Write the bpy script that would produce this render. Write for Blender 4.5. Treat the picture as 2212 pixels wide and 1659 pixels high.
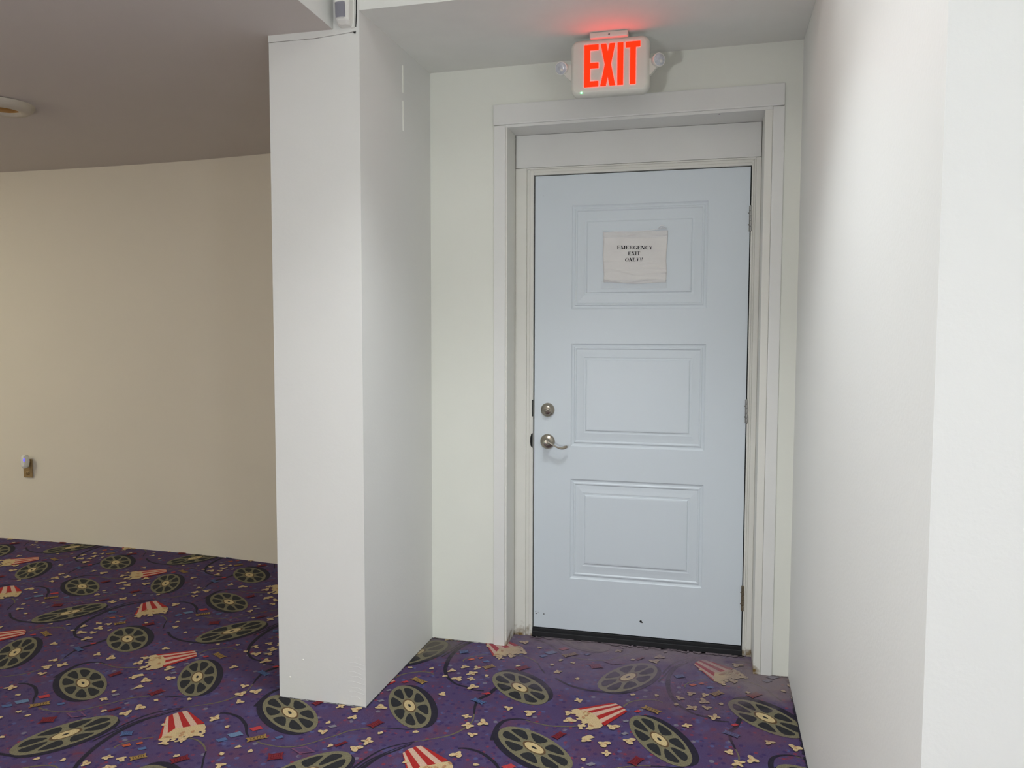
import bpy, bmesh, math, random, json
from mathutils import Vector, Matrix
random.seed(7)
S = bpy.context.scene
C = S.collection
for o in list(bpy.data.objects): bpy.data.objects.remove(o)
PI = math.pi

# ---------------------------------------------------------------- camera
cd = bpy.data.cameras.new('camera'); cam = bpy.data.objects.new('camera', cd); C.objects.link(cam)
S.camera = cam
cd.sensor_fit = 'HORIZONTAL'; cd.sensor_width = 36.0; cd.lens = 1729.82*36/2212; cd.clip_start = .05
yaw, pitch, roll = -0.24514, -0.0642, 0.00214
fw = Vector((math.sin(yaw)*math.cos(pitch), math.cos(yaw)*math.cos(pitch), math.sin(pitch)))
r0 = Vector((math.cos(yaw), -math.sin(yaw), 0)); u0 = r0.cross(fw)
rt = r0*math.cos(roll)+u0*math.sin(roll); up = -r0*math.sin(roll)+u0*math.cos(roll)
cam.matrix_world = Matrix(((rt.x,up.x,-fw.x,.77412),(rt.y,up.y,-fw.y,-3.51172),(rt.z,up.z,-fw.z,1.38638),(0,0,0,1)))

# ---------------------------------------------------------------- world, exposure, inferred and added lamps
w = bpy.data.worlds.new('world'); S.world = w; w.use_nodes = True
w.node_tree.nodes['Background'].inputs[0].default_value = (.9,.95,1,1)
w.node_tree.nodes['Background'].inputs[1].default_value = .0
S.view_settings.view_transform = 'Standard'; S.view_settings.look = 'None'
S.view_settings.exposure = 0.19; S.view_settings.gamma = 1; S.view_settings.use_curve_mapping = False
COOL = (.94,.965,1.0); WARM = (1.0,.99,.80); AMBER = (1.0,.92,.70)
# downlights, first inferred from the wall scallop, others added as fill: (x, y, ceiling z, colour, watts, full cone angle in degrees, blend)
HZ = 2.95
LAMPS = [(.30,-1.45,HZ,COOL,88,98,.7),
         (.75,-1.5,HZ,COOL,13,110,.75),
         (.45,-2.3,HZ,COOL,58,118,.75)]
# ceiling panels added as fill: (x, y, ceiling z, colour, watts, size x, size y)
FILL_PANELS = [(.5,-1.7,HZ,COOL,2.4,.6,.6),
          (-2.2,-3.0,0,COOL,4.5,.6,1.2),
          (-4.7,-1.2,0,WARM,18,.6,.6)]  # stands for the warm light coming from the left room
# added fill globes behind the camera: (x, y, z of the globe, ceiling z, colour, watts)
FILL_GLOBES = [(-.3,-4.25,1.05,HZ,COOL,100),
          (2.3,-4.6,1.2,HZ,COOL,62),
          (-5.2,-2.4,1.7,2.48,AMBER,46)]

# ---------------------------------------------------------------- materials
def lin(c):
    f = lambda v: (v/255/12.92 if v/255 <= .04045 else ((v/255+.055)/1.055)**2.4)
    return tuple(f(v) for v in c)+(1,)
def mat(name, col, rough=.6, metal=0, bump=0, bscale=60, var=0, vscale=4, emit=None, es=0, spec=.5, coat=0, trans=0, alpha=1):
    m = bpy.data.materials.new(name); m.use_nodes = True; nt = m.node_tree; N = nt.nodes; b = N['Principled BSDF']
    b.inputs['Base Color'].default_value = lin(col); b.inputs['Roughness'].default_value = rough
    b.inputs['Metallic'].default_value = metal; b.inputs['Specular IOR Level'].default_value = spec
    b.inputs['Coat Weight'].default_value = coat; b.inputs['Transmission Weight'].default_value = trans; b.inputs['Alpha'].default_value = alpha
    g = N.new('ShaderNodeNewGeometry')
    if var:
        n = N.new('ShaderNodeTexNoise'); n.inputs['Scale'].default_value = vscale; n.inputs['Detail'].default_value = 5
        nt.links.new(g.outputs['Position'], n.inputs['Vector'])
        mx = N.new('ShaderNodeMix'); mx.data_type = 'RGBA'
        c = lin(col); d = lin(tuple(max(0,v*(1-var)) for v in col)); e = lin(tuple(min(255,v*(1+var*.4)) for v in col))
        mx.inputs[6].default_value = d; mx.inputs[7].default_value = e
        nt.links.new(n.outputs['Fac'], mx.inputs[0]); nt.links.new(mx.outputs[2], b.inputs['Base Color'])
    if bump:
        n2 = N.new('ShaderNodeTexNoise'); n2.inputs['Scale'].default_value = bscale; n2.inputs['Detail'].default_value = 4
        nt.links.new(g.outputs['Position'], n2.inputs['Vector'])
        bp = N.new('ShaderNodeBump'); bp.inputs['Strength'].default_value = bump; bp.inputs['Distance'].default_value = .0012
        nt.links.new(n2.outputs['Fac'], bp.inputs['Height']); nt.links.new(bp.outputs['Normal'], b.inputs['Normal'])
    if emit:
        b.inputs['Emission Color'].default_value = lin(emit); b.inputs['Emission Strength'].default_value = es
    return m
def stain(m, col, zmax, amount=1.0):
    """grime of its own shape along the foot of a painted board"""
    nt = m.node_tree; N = nt.nodes; b = N['Principled BSDF']
    g = N.new('ShaderNodeNewGeometry'); sx = N.new('ShaderNodeSeparateXYZ'); nt.links.new(g.outputs['Position'], sx.inputs[0])
    n = N.new('ShaderNodeTexNoise'); n.inputs['Scale'].default_value = 38; n.inputs['Detail'].default_value = 6
    nt.links.new(g.outputs['Position'], n.inputs['Vector'])
    a = N.new('ShaderNodeMath'); a.operation = 'MULTIPLY_ADD'; nt.links.new(n.outputs['Fac'], a.inputs[0]); a.inputs[1].default_value = -zmax*2.2
    nt.links.new(sx.outputs['Z'], a.inputs[2])
    r = N.new('ShaderNodeMapRange'); nt.links.new(a.outputs[0], r.inputs[0])
    r.inputs[1].default_value = -zmax*1.25; r.inputs[2].default_value = -zmax*.55; r.inputs[3].default_value = amount; r.inputs[4].default_value = 0
    mx = N.new('ShaderNodeMix'); mx.data_type = 'RGBA'; nt.links.new(r.outputs[0], mx.inputs[0])
    src = b.inputs['Base Color'].links
    if src: nt.links.new(src[0].from_socket, mx.inputs[6])
    else: mx.inputs[6].default_value = b.inputs['Base Color'].default_value
    mx.inputs[7].default_value = lin(col); nt.links.new(mx.outputs[2], b.inputs['Base Color'])
    return m
M = {}
M['paint'] = mat('white_wall_paint', (226,227,223), .62, bump=.25, bscale=90, var=.02, vscale=2.5, spec=.35)
M['paint_door_wall'] = mat('cream_wall_paint', (231,233,223), .6, bump=.2, bscale=70, var=.02, vscale=3, spec=.35)
M['paint_right'] = mat('satin_white_paint', (232,234,231), .5, bump=.3, bscale=110, var=.01, vscale=3, spec=.4)
M['paint_far'] = mat('far_wall_paint', (226,219,204), .65, bump=.2, bscale=60, var=.02, vscale=1.5, spec=.3)
M['ceil'] = mat('ceiling_paint', (233,234,228), .8, bump=.2, bscale=50, var=.04, vscale=5, spec=.2)
M['ceil_left'] = mat('grey_ceiling_paint', (206,200,194), .85, bump=.15, bscale=120, var=.02, vscale=2, spec=.2)
M['trim'] = mat('trim_gloss_paint', (228,229,225), .42, bump=.12, bscale=50, var=.025, vscale=6, spec=.45)
M['jamb'] = stain(mat('jamb_paint', (228,228,220), .45, bump=.15, bscale=60, var=.03, vscale=8, spec=.45), (122,98,54), .075, 1.0)
M['door'] = mat('door_paint', (217,227,233), .38, bump=.06, bscale=140, var=.01, vscale=4, spec=.45)
M['black'] = mat('black_rubber', (24,25,28), .6, bump=.1)
M['dark'] = mat('dark_gap', (16,16,17), .9)
M['crack'] = mat('grey_crack_line', (150,148,142), .9)  # grey line along the strip's lower edge
M['nickel'] = mat('satin_nickel', (178,170,156), .3, metal=1, bump=.03, bscale=300)
M['steel'] = mat('grey_hinge_steel', (150,150,146), .42, metal=.8)
M['rust'] = mat('worn_hinge_steel', (120,108,88), .6, metal=.5, var=.4, vscale=120)
M['plastic'] = mat('ivory_plastic', (220,220,210), .4, bump=.03, spec=.45)
M['plastic2'] = mat('white_plastic', (228,228,222), .35, spec=.5)
M['lens'] = mat('lamp_lens', (205,210,218), .12, spec=.9, coat=.6, var=.25, vscale=90)
M['red'] = mat('exit_red_glow', (120,8,4), .6, emit=(255,22,4), es=4.6, spec=.1)
M['redhalo'] = mat('letter_rim', (240,120,90), .5, emit=(255,110,70), es=1.1)
M['green'] = mat('green_led', (120,255,160), .3, emit=(90,255,150), es=9)
M['blue'] = mat('blue_led', (110,100,240), .3, emit=(105,95,245), es=.9)
M['irlens'] = mat('sensor_lens', (204,205,214), .5)
M['amber'] = mat('amber_glow_baffle', (168,126,66), .6)  # the bulb's amber glow painted as baffle colour
M['ring'] = mat('downlight_ring', (196,188,172), .55)
M['diffuser'] = mat('lamp_diffuser', (240,240,235), .4, emit=(255,250,240), es=1.5)
M['globe'] = mat('fill_globe_shell', (240,238,230), .4, emit=(255,246,230), es=2.5)  # glowing shell of the added fill globes
_g = M['globe'].node_tree; _t = _g.nodes.new('ShaderNodeBsdfTransparent'); _m = _g.nodes.new('ShaderNodeMixShader'); _m.inputs[0].default_value = .3
_g.links.new(_t.outputs[0], _m.inputs[1]); _g.links.new(_g.nodes['Principled BSDF'].outputs[0], _m.inputs[2]); _g.links.new(_m.outputs[0], _g.nodes['Material Output'].inputs['Surface'])
M['plate'] = mat('beige_plate', (150,125,84), .45)
M['slot'] = mat('slot_dark', (45,38,28), .6)
M['paper'] = mat('aged_paper', (234,233,230), .8, bump=.25, bscale=30, var=.05, vscale=14, spec=.2)
M['ink'] = mat('black_ink', (26,26,32), .8, spec=.1)
M['tape'] = mat('clear_tape', (226,231,236), .3, alpha=.16, spec=.5)
M['caulk'] = mat('white_filler', (240,241,232), .5)
M['glint'] = mat('tape_glint_white', (250,252,255), .25, spec=.8)  # white stands for the glint on tape edge and curl

# ---- carpet
def carpet(name, col, base=False):
    m = bpy.data.materials.new(name); m.use_nodes = True; nt = m.node_tree; N = nt.nodes; L = nt.links.new; b = N['Principled BSDF']
    b.inputs['Roughness'].default_value = .95; b.inputs['Specular IOR Level'].default_value = .08
    b.inputs['Sheen Weight'].default_value = .05
    g = N.new('ShaderNodeNewGeometry'); P = g.outputs['Position']
    def noise(sc, det=3, off=0):
        mp = N.new('ShaderNodeMapping'); mp.inputs['Location'].default_value = (off,off*.7,0); L(P, mp.inputs[0])
        n = N.new('ShaderNodeTexNoise'); n.inputs['Scale'].default_value = sc; n.inputs['Detail'].default_value = det; L(mp.outputs[0], n.inputs['Vector']); return n.outputs['Fac']
    def rng(v, a, c, lo=0, hi=1):
        r = N.new('ShaderNodeMapRange'); L(v, r.inputs[0]); r.inputs[1].default_value = a; r.inputs[2].default_value = c; r.inputs[3].default_value = lo; r.inputs[4].default_value = hi; return r.outputs[0]
    def mix(f, A, B, mode='MIX'):
        x = N.new('ShaderNodeMix'); x.data_type = 'RGBA'; x.blend_type = mode
        if isinstance(f, float): x.inputs[0].default_value = f
        else: L(f, x.inputs[0])
        for i, v in ((6,A),(7,B)):
            if isinstance(v, tuple): x.inputs[i].default_value = v
            else: L(v, x.inputs[i])
        return x.outputs[2]
    def mul(a, c):
        x = N.new('ShaderNodeMath'); x.operation = 'MULTIPLY'
        for i, v in ((0,a),(1,c)):
            if isinstance(v, (int,float)): x.inputs[i].default_value = v
            else: L(v, x.inputs[i])
        return x.outputs[0]
    c = lin(col)
    if base:
        c = mix(rng(noise(9,3), .50,.66,0,.7), lin(col), lin((98,62,88)))
        c = mix(rng(noise(11,2,5), .56,.68,0,.7), c, lin((84,82,128)))
        c = mix(rng(noise(16,2,9), .66,.72,0,.6), c, lin((124,52,64)))
        for k, (sc, th, cc, keep) in enumerate(((20,.13,(88,100,150),.80),(24,.13,(150,52,62),.80),(16,.11,(136,134,146),.86),(30,.20,(58,44,96),.55),(36,.15,(112,62,88),.6))):
            mp = N.new('ShaderNodeMapping'); mp.inputs['Location'].default_value = (k*3.1,k*1.7,0); mp.inputs['Scale'].default_value=(1,1,0); L(P, mp.inputs[0])
            v = N.new('ShaderNodeTexVoronoi'); v.voronoi_dimensions = '2D'; v.inputs['Scale'].default_value = sc; L(mp.outputs[0], v.inputs['Vector'])
            s = N.new('ShaderNodeSeparateColor'); L(v.outputs['Color'], s.inputs[0])
            f = mul(rng(v.outputs['Distance'], th, th+.05, 1, 0), rng(s.outputs[0], keep, keep+.02))
            c = mix(mul(f,.7), c, lin(cc))
    # pile: fine light/dark flecks
    fl = noise(420,2,3); c = mix(rng(fl,.3,.7,.0,.45), c, lin((12,10,16)), 'MIX') if not base else mix(rng(fl,.3,.7,.0,.35), c, lin((20,14,28)))
    # trodden grime by the exit doorway and skirting, lightened to paint in gloss haze
    sx = N.new('ShaderNodeSeparateXYZ'); L(P, sx.inputs[0])
    def dist(px, py, rx, ry):
        a = N.new('ShaderNodeVectorMath'); a.operation = 'SUBTRACT'; L(P, a.inputs[0]); a.inputs[1].default_value = (px,py,0)
        d = N.new('ShaderNodeVectorMath'); d.operation = 'MULTIPLY'; L(a.outputs[0], d.inputs[0]); d.inputs[1].default_value = (1/rx,1/ry,0)
        e = N.new('ShaderNodeVectorMath'); e.operation = 'LENGTH'; L(d.outputs[0], e.inputs[0]); return e.outputs['Value']
    grime = lin((132,120,116))
    n3 = noise(14,5,2)
    def blot(px, py, rx, ry, amt):
        x = N.new('ShaderNodeMath'); x.operation = 'MULTIPLY_ADD'; L(n3, x.inputs[0]); x.inputs[1].default_value = 1.0; L(dist(px,py,rx,ry), x.inputs[2])
        return rng(x.outputs[0], .95, 1.75, amt, 0)
    c = mix(blot(.47,.04,.62,.22,.88), c, grime)
    c = mix(blot(.40,-.15,.66,.40,.50), c, lin((122,108,126)))
    c = mix(blot(1.0,-.24,.20,.20,.72), c, grime)
    c = mix(blot(.72,-.52,.22,.12,.55), c, lin((96,78,92)))
    c = mix(blot(.90,-.72,.16,.07,.45), c, lin((100,70,90)))
    c = mix(blot(-.40,-.22,.14,.16,.6), c, lin((104,98,88)))
    L(c, b.inputs['Base Color'])
    bp = N.new('ShaderNodeBump'); bp.inputs['Strength'].default_value = .5; bp.inputs['Distance'].default_value = .004; L(noise(500,2), bp.inputs['Height']); L(bp.outputs[0], b.inputs['Normal'])
    return m
CP = {'base':carpet('carpet_purple', (82,65,106), True), 'navy':carpet('carpet_navy', (40,36,52)), 'olive':carpet('carpet_olive', (130,124,98)),
      'oliveL':carpet('carpet_film_olive', (116,108,84)), 'hole':carpet('carpet_black', (44,45,48)), 'hub':carpet('carpet_cream', (218,196,146)), 'brown':carpet('carpet_brown', (108,84,58)),
      'corn':carpet('carpet_corn', (220,194,148)), 'corn2':carpet('carpet_corn_tan', (196,150,108)), 'cup_red':carpet('carpet_red', (182,42,40)), 'cup_cream':carpet('carpet_stripe', (222,186,164)),
      'gold':carpet('carpet_gold', (170,136,76)), 'red':carpet('carpet_dark_red', (128,36,48)), 'blue':carpet('carpet_blue', (86,112,158)), 'red2':carpet('carpet_bright_red', (196,66,70)),
      'blue2':carpet('carpet_sky', (110,136,170)), 'pinkline':carpet('carpet_pink', (124,80,112)), 'grey':carpet('carpet_grey', (138,134,146)), 'orange':carpet('carpet_orange', (196,96,62)),
      'ink':carpet('carpet_ink', (84,62,44)), 'ink2':carpet('carpet_ink_red', (96,22,32)), 'ink3':carpet('carpet_ink_blue', (56,66,110)), 'fray':carpet('carpet_fray', (112,107,104))}

# ---------------------------------------------------------------- mesh helpers
def skew(v): return Vector((v[0], v[1]-.027*v[0], v[2]))          # the door wall stands a little off square
class MB:
    def __init__(s): s.bm = bmesh.new(); s.mi = 0
    def box(s, x0,x1,y0,y1,z0,z1, bev=0, f=None):
        b2 = bmesh.new(); vs = [b2.verts.new((x,y,z)) for x in (x0,x1) for y in (y0,y1) for z in (z0,z1)]
        for q in ((0,1,3,2),(4,6,7,5),(0,4,5,1),(2,3,7,6),(0,2,6,4),(1,5,7,3)): b2.faces.new([vs[i] for i in q])
        bmesh.ops.recalc_face_normals(b2, faces=b2.faces)
        if bev: bmesh.ops.bevel(b2, geom=list(b2.edges), offset=bev, segments=2, affect='EDGES', profile=.6)
        return s.add(b2, f)
    def add(s, b2, f=None):
        mp = {}
        for v in b2.verts: mp[v] = s.bm.verts.new(f(v.co) if f else v.co)
        for q in b2.faces:
            n = s.bm.faces.new([mp[v] for v in q.verts]); n.material_index = s.mi; n.smooth = q.smooth
        b2.free(); return s
    def lathe(s, prof, mtx, seg=32, sx=1, sy=1):
        """prof: (radius, height) along local z"""
        b2 = bmesh.new(); rings = []
        for r, h in prof:
            rings.append([b2.verts.new((r*math.cos(2*PI*k/seg)*sx, r*math.sin(2*PI*k/seg)*sy, h)) for k in range(seg)] if r > 1e-6 else [b2.verts.new((0,0,h))])
        for a, b in zip(rings, rings[1:]):
            for k in range(seg):
                k2 = (k+1)%seg
                if len(a) == 1 and len(b) == 1: continue
                if len(a) == 1: f = b2.faces.new((a[0], b[k], b[k2]))
                elif len(b) == 1: f = b2.faces.new((a[k], a[k2], b[0]))
                else: f = b2.faces.new((a[k], a[k2], b[k2], b[k]))
                f.smooth = True
        bmesh.ops.recalc_face_normals(b2, faces=b2.faces)
        return s.add(b2, lambda v: mtx@v)
    def tube(s, pts, radii, seg=12, flat=(1,1)):
        """pts path in world; radii per point; flat = section scale (side, up)"""
        b2 = bmesh.new(); rings = []; n = len(pts)
        for i, p in enumerate(pts):
            t = (Vector(pts[min(i+1,n-1)])-Vector(pts[max(i-1,0)])).normalized()
            sd = t.cross(Vector((0,1,0))); sd = sd.normalized() if sd.length > .1 else Vector((1,0,0)); uu = sd.cross(t).normalized()
            r = radii[i]; r = r if isinstance(r, tuple) else (r*flat[0], r*flat[1])
            rings.append([b2.verts.new(Vector(p)+sd*r[0]*math.cos(2*PI*k/seg)+uu*r[1]*math.sin(2*PI*k/seg)) for k in range(seg)])
        for a, b in zip(rings, rings[1:]):
            for k in range(seg): f = b2.faces.new((a[k],a[(k+1)%seg],b[(k+1)%seg],b[k])); f.smooth = True
        b2.faces.new(rings[0]); b2.faces.new(rings[-1]); bmesh.ops.recalc_face_normals(b2, faces=b2.faces)
        return s.add(b2)
    def prism(s, poly, y0, y1, f=None, axis='y'):
        """poly in (x,z), extruded in y (or (x,y) extruded in z)"""
        b2 = bmesh.new(); mk = (lambda a,b,c: (a,c,b)) if axis == 'y' else (lambda a,b,c: (a,b,c))
        A = [b2.verts.new(mk(a,b,y0)) for a, b in poly]; B = [b2.verts.new(mk(a,b,y1)) for a, b in poly]
        b2.faces.new(A); b2.faces.new(B[::-1])
        for i in range(len(poly)): j = (i+1)%len(poly); b2.faces.new((A[i],B[i],B[j],A[j]))
        bmesh.ops.recalc_face_normals(b2, faces=b2.faces)
        return s.add(b2, f)
    def poly(s, pts, z):
        try: f = s.bm.faces.new([s.bm.verts.new((p[0],p[1],z)) for p in pts])
        except ValueError: return
        f.material_index = s.mi; f.normal_update()
        if f.normal.z < 0: f.normal_flip()
    def build(s, name, mats, parent=None, origin=None):
        me = bpy.data.meshes.new(name)
        if not isinstance(mats, (list,tuple)): mats = [mats]
        for m in mats: me.materials.append(m)
        if origin is not None: bmesh.ops.translate(s.bm, verts=s.bm.verts, vec=-Vector(origin))
        s.bm.to_mesh(me); s.bm.free()
        o = bpy.data.objects.new(name, me); C.objects.link(o)
        if origin is not None: o.location = origin
        if parent is not None:
            o.parent = parent; o.matrix_parent_inverse = Matrix.Translation(-parent_loc(parent))
        return o
def parent_loc(p):
    v = Vector(p.location); q = p
    while q.parent is not None: q = q.parent
    return v
def struct(o): o['kind'] = 'structure'; return o
def thing(name, loc, label, cat, group=None):
    o = bpy.data.objects.new(name, None); C.objects.link(o); o.location = loc; o.empty_display_size = .05
    o['label'] = label; o['category'] = cat
    if group: o['group'] = group
    return o
def AX(loc, d, roll=0):
    """matrix whose local z points along d"""
    q = Vector(d).normalized().to_track_quat('Z','Y')
    return Matrix.Translation(loc)@q.to_matrix().to_4x4()@Matrix.Rotation(roll,4,'Z')

# ---------------------------------------------------------------- floor: patterned carpet
D = json.loads('''{"popcorn":[[0.443,-0.898,2],[0.524,-0.857,2],[0.459,-0.956,1],[0.717,-0.439,1],[0.769,-0.436,1],[0.677,-0.487,1],[0.765,-0.492,2],[0.829,-0.499,0],[0.666,-0.544,0],[0.724,-0.556,2],[0.777,-0.543,1],[0.804,-0.61,2],[0.501,-0.502,0],[0.59,-0.487,0],[0.308,-0.601,1],[0.272,-0.416,0],[0.709,-0.699,1],[0.984,-0.75,1],[0.852,-0.847,1],[1.067,-0.766,2],[0.923,-0.879,2],[0.878,-0.912,2],[1.064,-0.328,0],[0.929,-0.375,0],[0.751,-0.204,0],[0.174,-0.252,0],[0.229,-0.267,0],[0.184,-0.37,1],[0.469,-0.17,0],[0.578,-0.113,2],[0.401,-0.091,1],[0.458,-0.774,2],[0.288,-0.71,1],[0.301,-0.761,2],[0.879,-0.286,1],[-0.006,-0.948,1],[-0.202,-0.976,0],[-0.317,-1.015,0],[-0.355,-1.13,2],[-0.018,-1.085,2],[0.061,-1.128,0],[-0.526,-0.99,0],[-0.996,-1.258,1],[-1.456,-0.844,1]],"tickets":[[[-0.739,-1.1745],[-0.6856,-1.1281],0.03,"gold"],[[0.5466,-0.5919],[0.613,-0.6269],0.03,"gold"],[[-1.0367,-1.3753],[-0.9994,-1.338],0.03,"gold"],[[-0.6109,-1.2525],[-0.5647,-1.2307],0.045,"red"],[[-0.8992,-1.3554],[-0.8589,-1.3123],0.034,"red"],[[-1.2889,-0.9625],[-1.2645,-0.9101],0.034,"red"],[[-1.5615,-0.8593],[-1.537,-0.812],0.03,"red"],[[-1.3465,-1.114],[-1.3193,-1.0742],0.016,"red"],[[0.8333,-0.7082],[0.8874,-0.7361],0.026,"blue"],[[-1.1816,-1.2433],[-1.1448,-1.225],0.032,"blue"],[[-1.0193,-0.6952],[-0.9871,-0.6818],0.028,"blue"]],"marks":[[-0.751,-1.0907,0.03,"red2"],[-0.7979,-1.1456,0.035,"blue2"],[-0.5213,-1.1823,0.035,"pinkline"],[0.3843,-0.8643,0.028,"corn"],[-0.8222,-1.1884,0.026,"blue"],[-0.6412,-1.1256,0.02,"blue"],[-1.1097,-1.2994,0.02,"orange"],[-1.0438,-1.305,0.02,"blue"],[0.5308,-0.632,0.018,"red2"],[0.497,-0.7175,0.016,"grey"],[0.7547,-0.3338,0.016,"orange"],[0.8741,-0.6505,0.018,"red2"],[0.4175,-1.0329,0.02,"grey"],[0.5024,-0.8077,0.018,"grey"]],"strips":[[[-0.0216,-0.5671,0.0088],[-0.0395,-0.639,0.0085],[-0.0586,-0.6765,0.0072],[-0.06,-0.7297,0.0053],[-0.0447,-0.7969,0.0028],0],[[-0.0447,-0.7969,0.0023],[-0.0349,-0.8528,0.0027],[-0.0489,-0.9125,0.0037],[-0.0818,-0.9661,0.0036],[-0.1359,-1.0063,0.0026],[-0.1833,-1.0374,0.0015],1],[[-0.1685,-1.0285,0.0015],[-0.2122,-1.056,0.0025],[-0.2584,-1.0973,0.0035],[-0.2844,-1.1411,0.0039],[-0.3031,-1.1978,0.0042],[-0.3144,-1.2392,0.0046],0],[[-1.1024,-1.0223,0.001],[-1.1484,-1.0784,0.0019],[-1.1967,-1.1553,0.0036],[-1.22,-1.2307,0.0039],[-1.2422,-1.3026,0.0042],0],[[-0.2064,-0.9526,0.0032],[-0.2398,-0.963,0.0037],[-0.2848,-0.968,0.0032],[-0.3335,-0.9758,0.0016],0],[[-0.3114,-0.972,0.0016],[-0.3378,-0.9769,0.0021],[-0.3786,-0.9919,0.0027],[-0.4305,-1.0234,0.0032],[-0.4589,-1.0621,0.0031],[-0.4888,-1.0962,0.0031],1],[[-0.4888,-1.0963,0.0026],[-0.5157,-1.1283,0.0029],[-0.555,-1.1631,0.0029],[-0.6041,-1.1792,0.0029],[-0.6642,-1.1768,0.0033],[-0.701,-1.1684,0.0038],1],[[-0.7462,-1.1472,0.0026],[-0.7735,-1.117,0.0039],[-0.7901,-1.0907,0.0053],[-0.8125,-1.0653,0.0063],[-0.8588,-1.0291,0.006],[-0.9116,-1.0139,0.0052],[-0.9444,-1.0198,0.0038],0],[[0.7295,-0.0869,0.0027],[0.6875,-0.1477,0.0039],[0.6556,-0.1925,0.0058],[0.6307,-0.2698,0.0081],[0.625,-0.3394,0.0091],[0.6313,-0.4138,0.0087],[0.6507,-0.4916,0.0078],[0.6835,-0.5522,0.006],[0.7312,-0.5968,0.0053],[0.777,-0.6127,0.0052],[0.8139,-0.6305,0.0051],[0.8545,-0.629,0.0041],0],[[-1.1372,-1.3253,0.0029],[-1.14,-1.3051,0.0029],[-1.1098,-1.2617,0.0025],[-1.0552,-1.2259,0.0021],1],[[-0.9488,-1.2025,0.0021],[-0.9032,-1.2091,0.0034],[-0.8612,-1.2341,0.0033],[-0.8301,-1.2644,0.0024],1],[[-0.8301,-1.2644,0.002],[-0.8117,-1.3036,0.0028],[-0.7801,-1.3578,0.0031],0],[[0.1847,-0.4238,0.0049],[0.2408,-0.4705,0.0059],[0.3153,-0.4998,0.007],[0.3843,-0.5032,0.0063],[0.4386,-0.5028,0.0057],0],[[0.4765,-0.605,0.0038],[0.4981,-0.5605,0.0039],[0.5478,-0.5279,0.0039],[0.5912,-0.5218,0.0033],[0.616,-0.5353,0.0028],1],[[0.3562,-0.7815,0.0032],[0.3061,-0.8036,0.0038],[0.2408,-0.8155,0.0038],[0.194,-0.8087,0.0027],[0.1455,-0.7972,0.0016],1],[[0.1635,-0.7955,0.0016],[0.1259,-0.7926,0.0039],[0.0801,-0.8139,0.0066],[0.0635,-0.8561,0.0086],[0.0646,-0.9109,0.0094],[0.072,-0.9621,0.0112],0]],"buckets":[[[[-1.1014,-1.1151],[-1.1099,-1.0972],[-1.1067,-1.0883],[-1.1028,-1.0709],[-1.0911,-1.0572],[-1.0834,-1.0469],[-1.0685,-1.0372],[-1.0409,-1.0493]],[[-1.03,-1.245],[-1.0273,-1.2298],[-1.026,-1.2],[-1.0238,-1.1618],[-1.0013,-1.1507],[-0.9801,-1.1353],[-0.9654,-1.1199],[-0.9499,-1.1019]],[[-1.03,-1.245],[-1.0296,-1.2267],[-1.0284,-1.1969],[-1.0253,-1.1598],[-1.0028,-1.1487],[-0.9815,-1.1333],[-0.9664,-1.1186],[-0.9452,-1.1085],[-0.9247,-1.1288],[-0.9177,-1.1537],[-0.9365,-1.1623],[-0.9529,-1.1627],[-0.9123,-1.1673],[-0.9029,-1.1835],[-0.936,-1.1919],[-0.9488,-1.2025],[-0.9626,-1.195],[-0.9593,-1.2161],[-0.9812,-1.2144],[-0.9801,-1.2323],[-0.9973,-1.2258],[-0.9961,-1.2435],[-1.0133,-1.2479]]],[[[0.4312,-0.5903],[0.4467,-0.5913],[0.4563,-0.5986],[0.4644,-0.6052],[0.4742,-0.6152],[0.4808,-0.625],[0.4881,-0.6326],[0.4943,-0.6432]],[[0.3102,-0.6685],[0.3232,-0.6756],[0.3499,-0.6801],[0.3686,-0.6893],[0.3883,-0.7073],[0.4022,-0.7309],[0.4146,-0.7544],[0.4285,-0.771]],[[0.3102,-0.6685],[0.3227,-0.6729],[0.3495,-0.6773],[0.3682,-0.6866],[0.3879,-0.7046],[0.4018,-0.7283],[0.4143,-0.7519],[0.4227,-0.7742],[0.411,-0.7945],[0.3837,-0.8057],[0.3751,-0.8036],[0.3769,-0.7596],[0.3627,-0.7632],[0.3566,-0.7911],[0.3492,-0.8102],[0.3426,-0.7947],[0.3526,-0.7658],[0.3322,-0.7443],[0.3238,-0.7191],[0.3044,-0.7057],[0.2943,-0.6848]]]],"reels":[[0.0655,-0.5448,0.1627,0.0835,-45.6,[0,0.0723],[0.0131,0.0245]],[0.219,-0.9775,0.172,0.0795,141.5,[0.0021,0.0668],[-0.0139,-0.0185]],[-0.2954,-0.7963,0.178,0.0736,-58.5,[-0.0423,0.1011],[0.022,0.0097]],[0.4672,-0.3447,0.1703,0.0846,-119,[-0.0148,0.0762],[0.0171,-0.0115]]]}''')
T1 = Vector((.9167,-.0217)); T2 = Vector((.0019,-.9866))
X0, X1, Y0, Y1 = -6.0, 3.2, -6.2, 1.0
fb = MB(); names = list(CP); idx = {k:i for i,k in enumerate(names)}
fb.box(X0,X1,Y0,Y1,-.08,0)
def put(kind, pts, z):
    if all(X0 < p[0] < X1 and Y0 < p[1] < Y1 for p in pts): fb.mi = idx[kind]; fb.poly(pts, z)
def ell(cx, cy, a, b, ang, n=28, jit=0, rnd=None):
    c, s = math.cos(ang), math.sin(ang); o = []
    for k in range(n):
        t = 2*PI*k/n; q = 1+(rnd.uniform(-jit,jit) if jit else 0)
        o.append((cx+(a*math.cos(t)*c-b*math.sin(t)*s)*q, cy+(a*math.cos(t)*s+b*math.sin(t)*c)*q))
    return o
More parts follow.
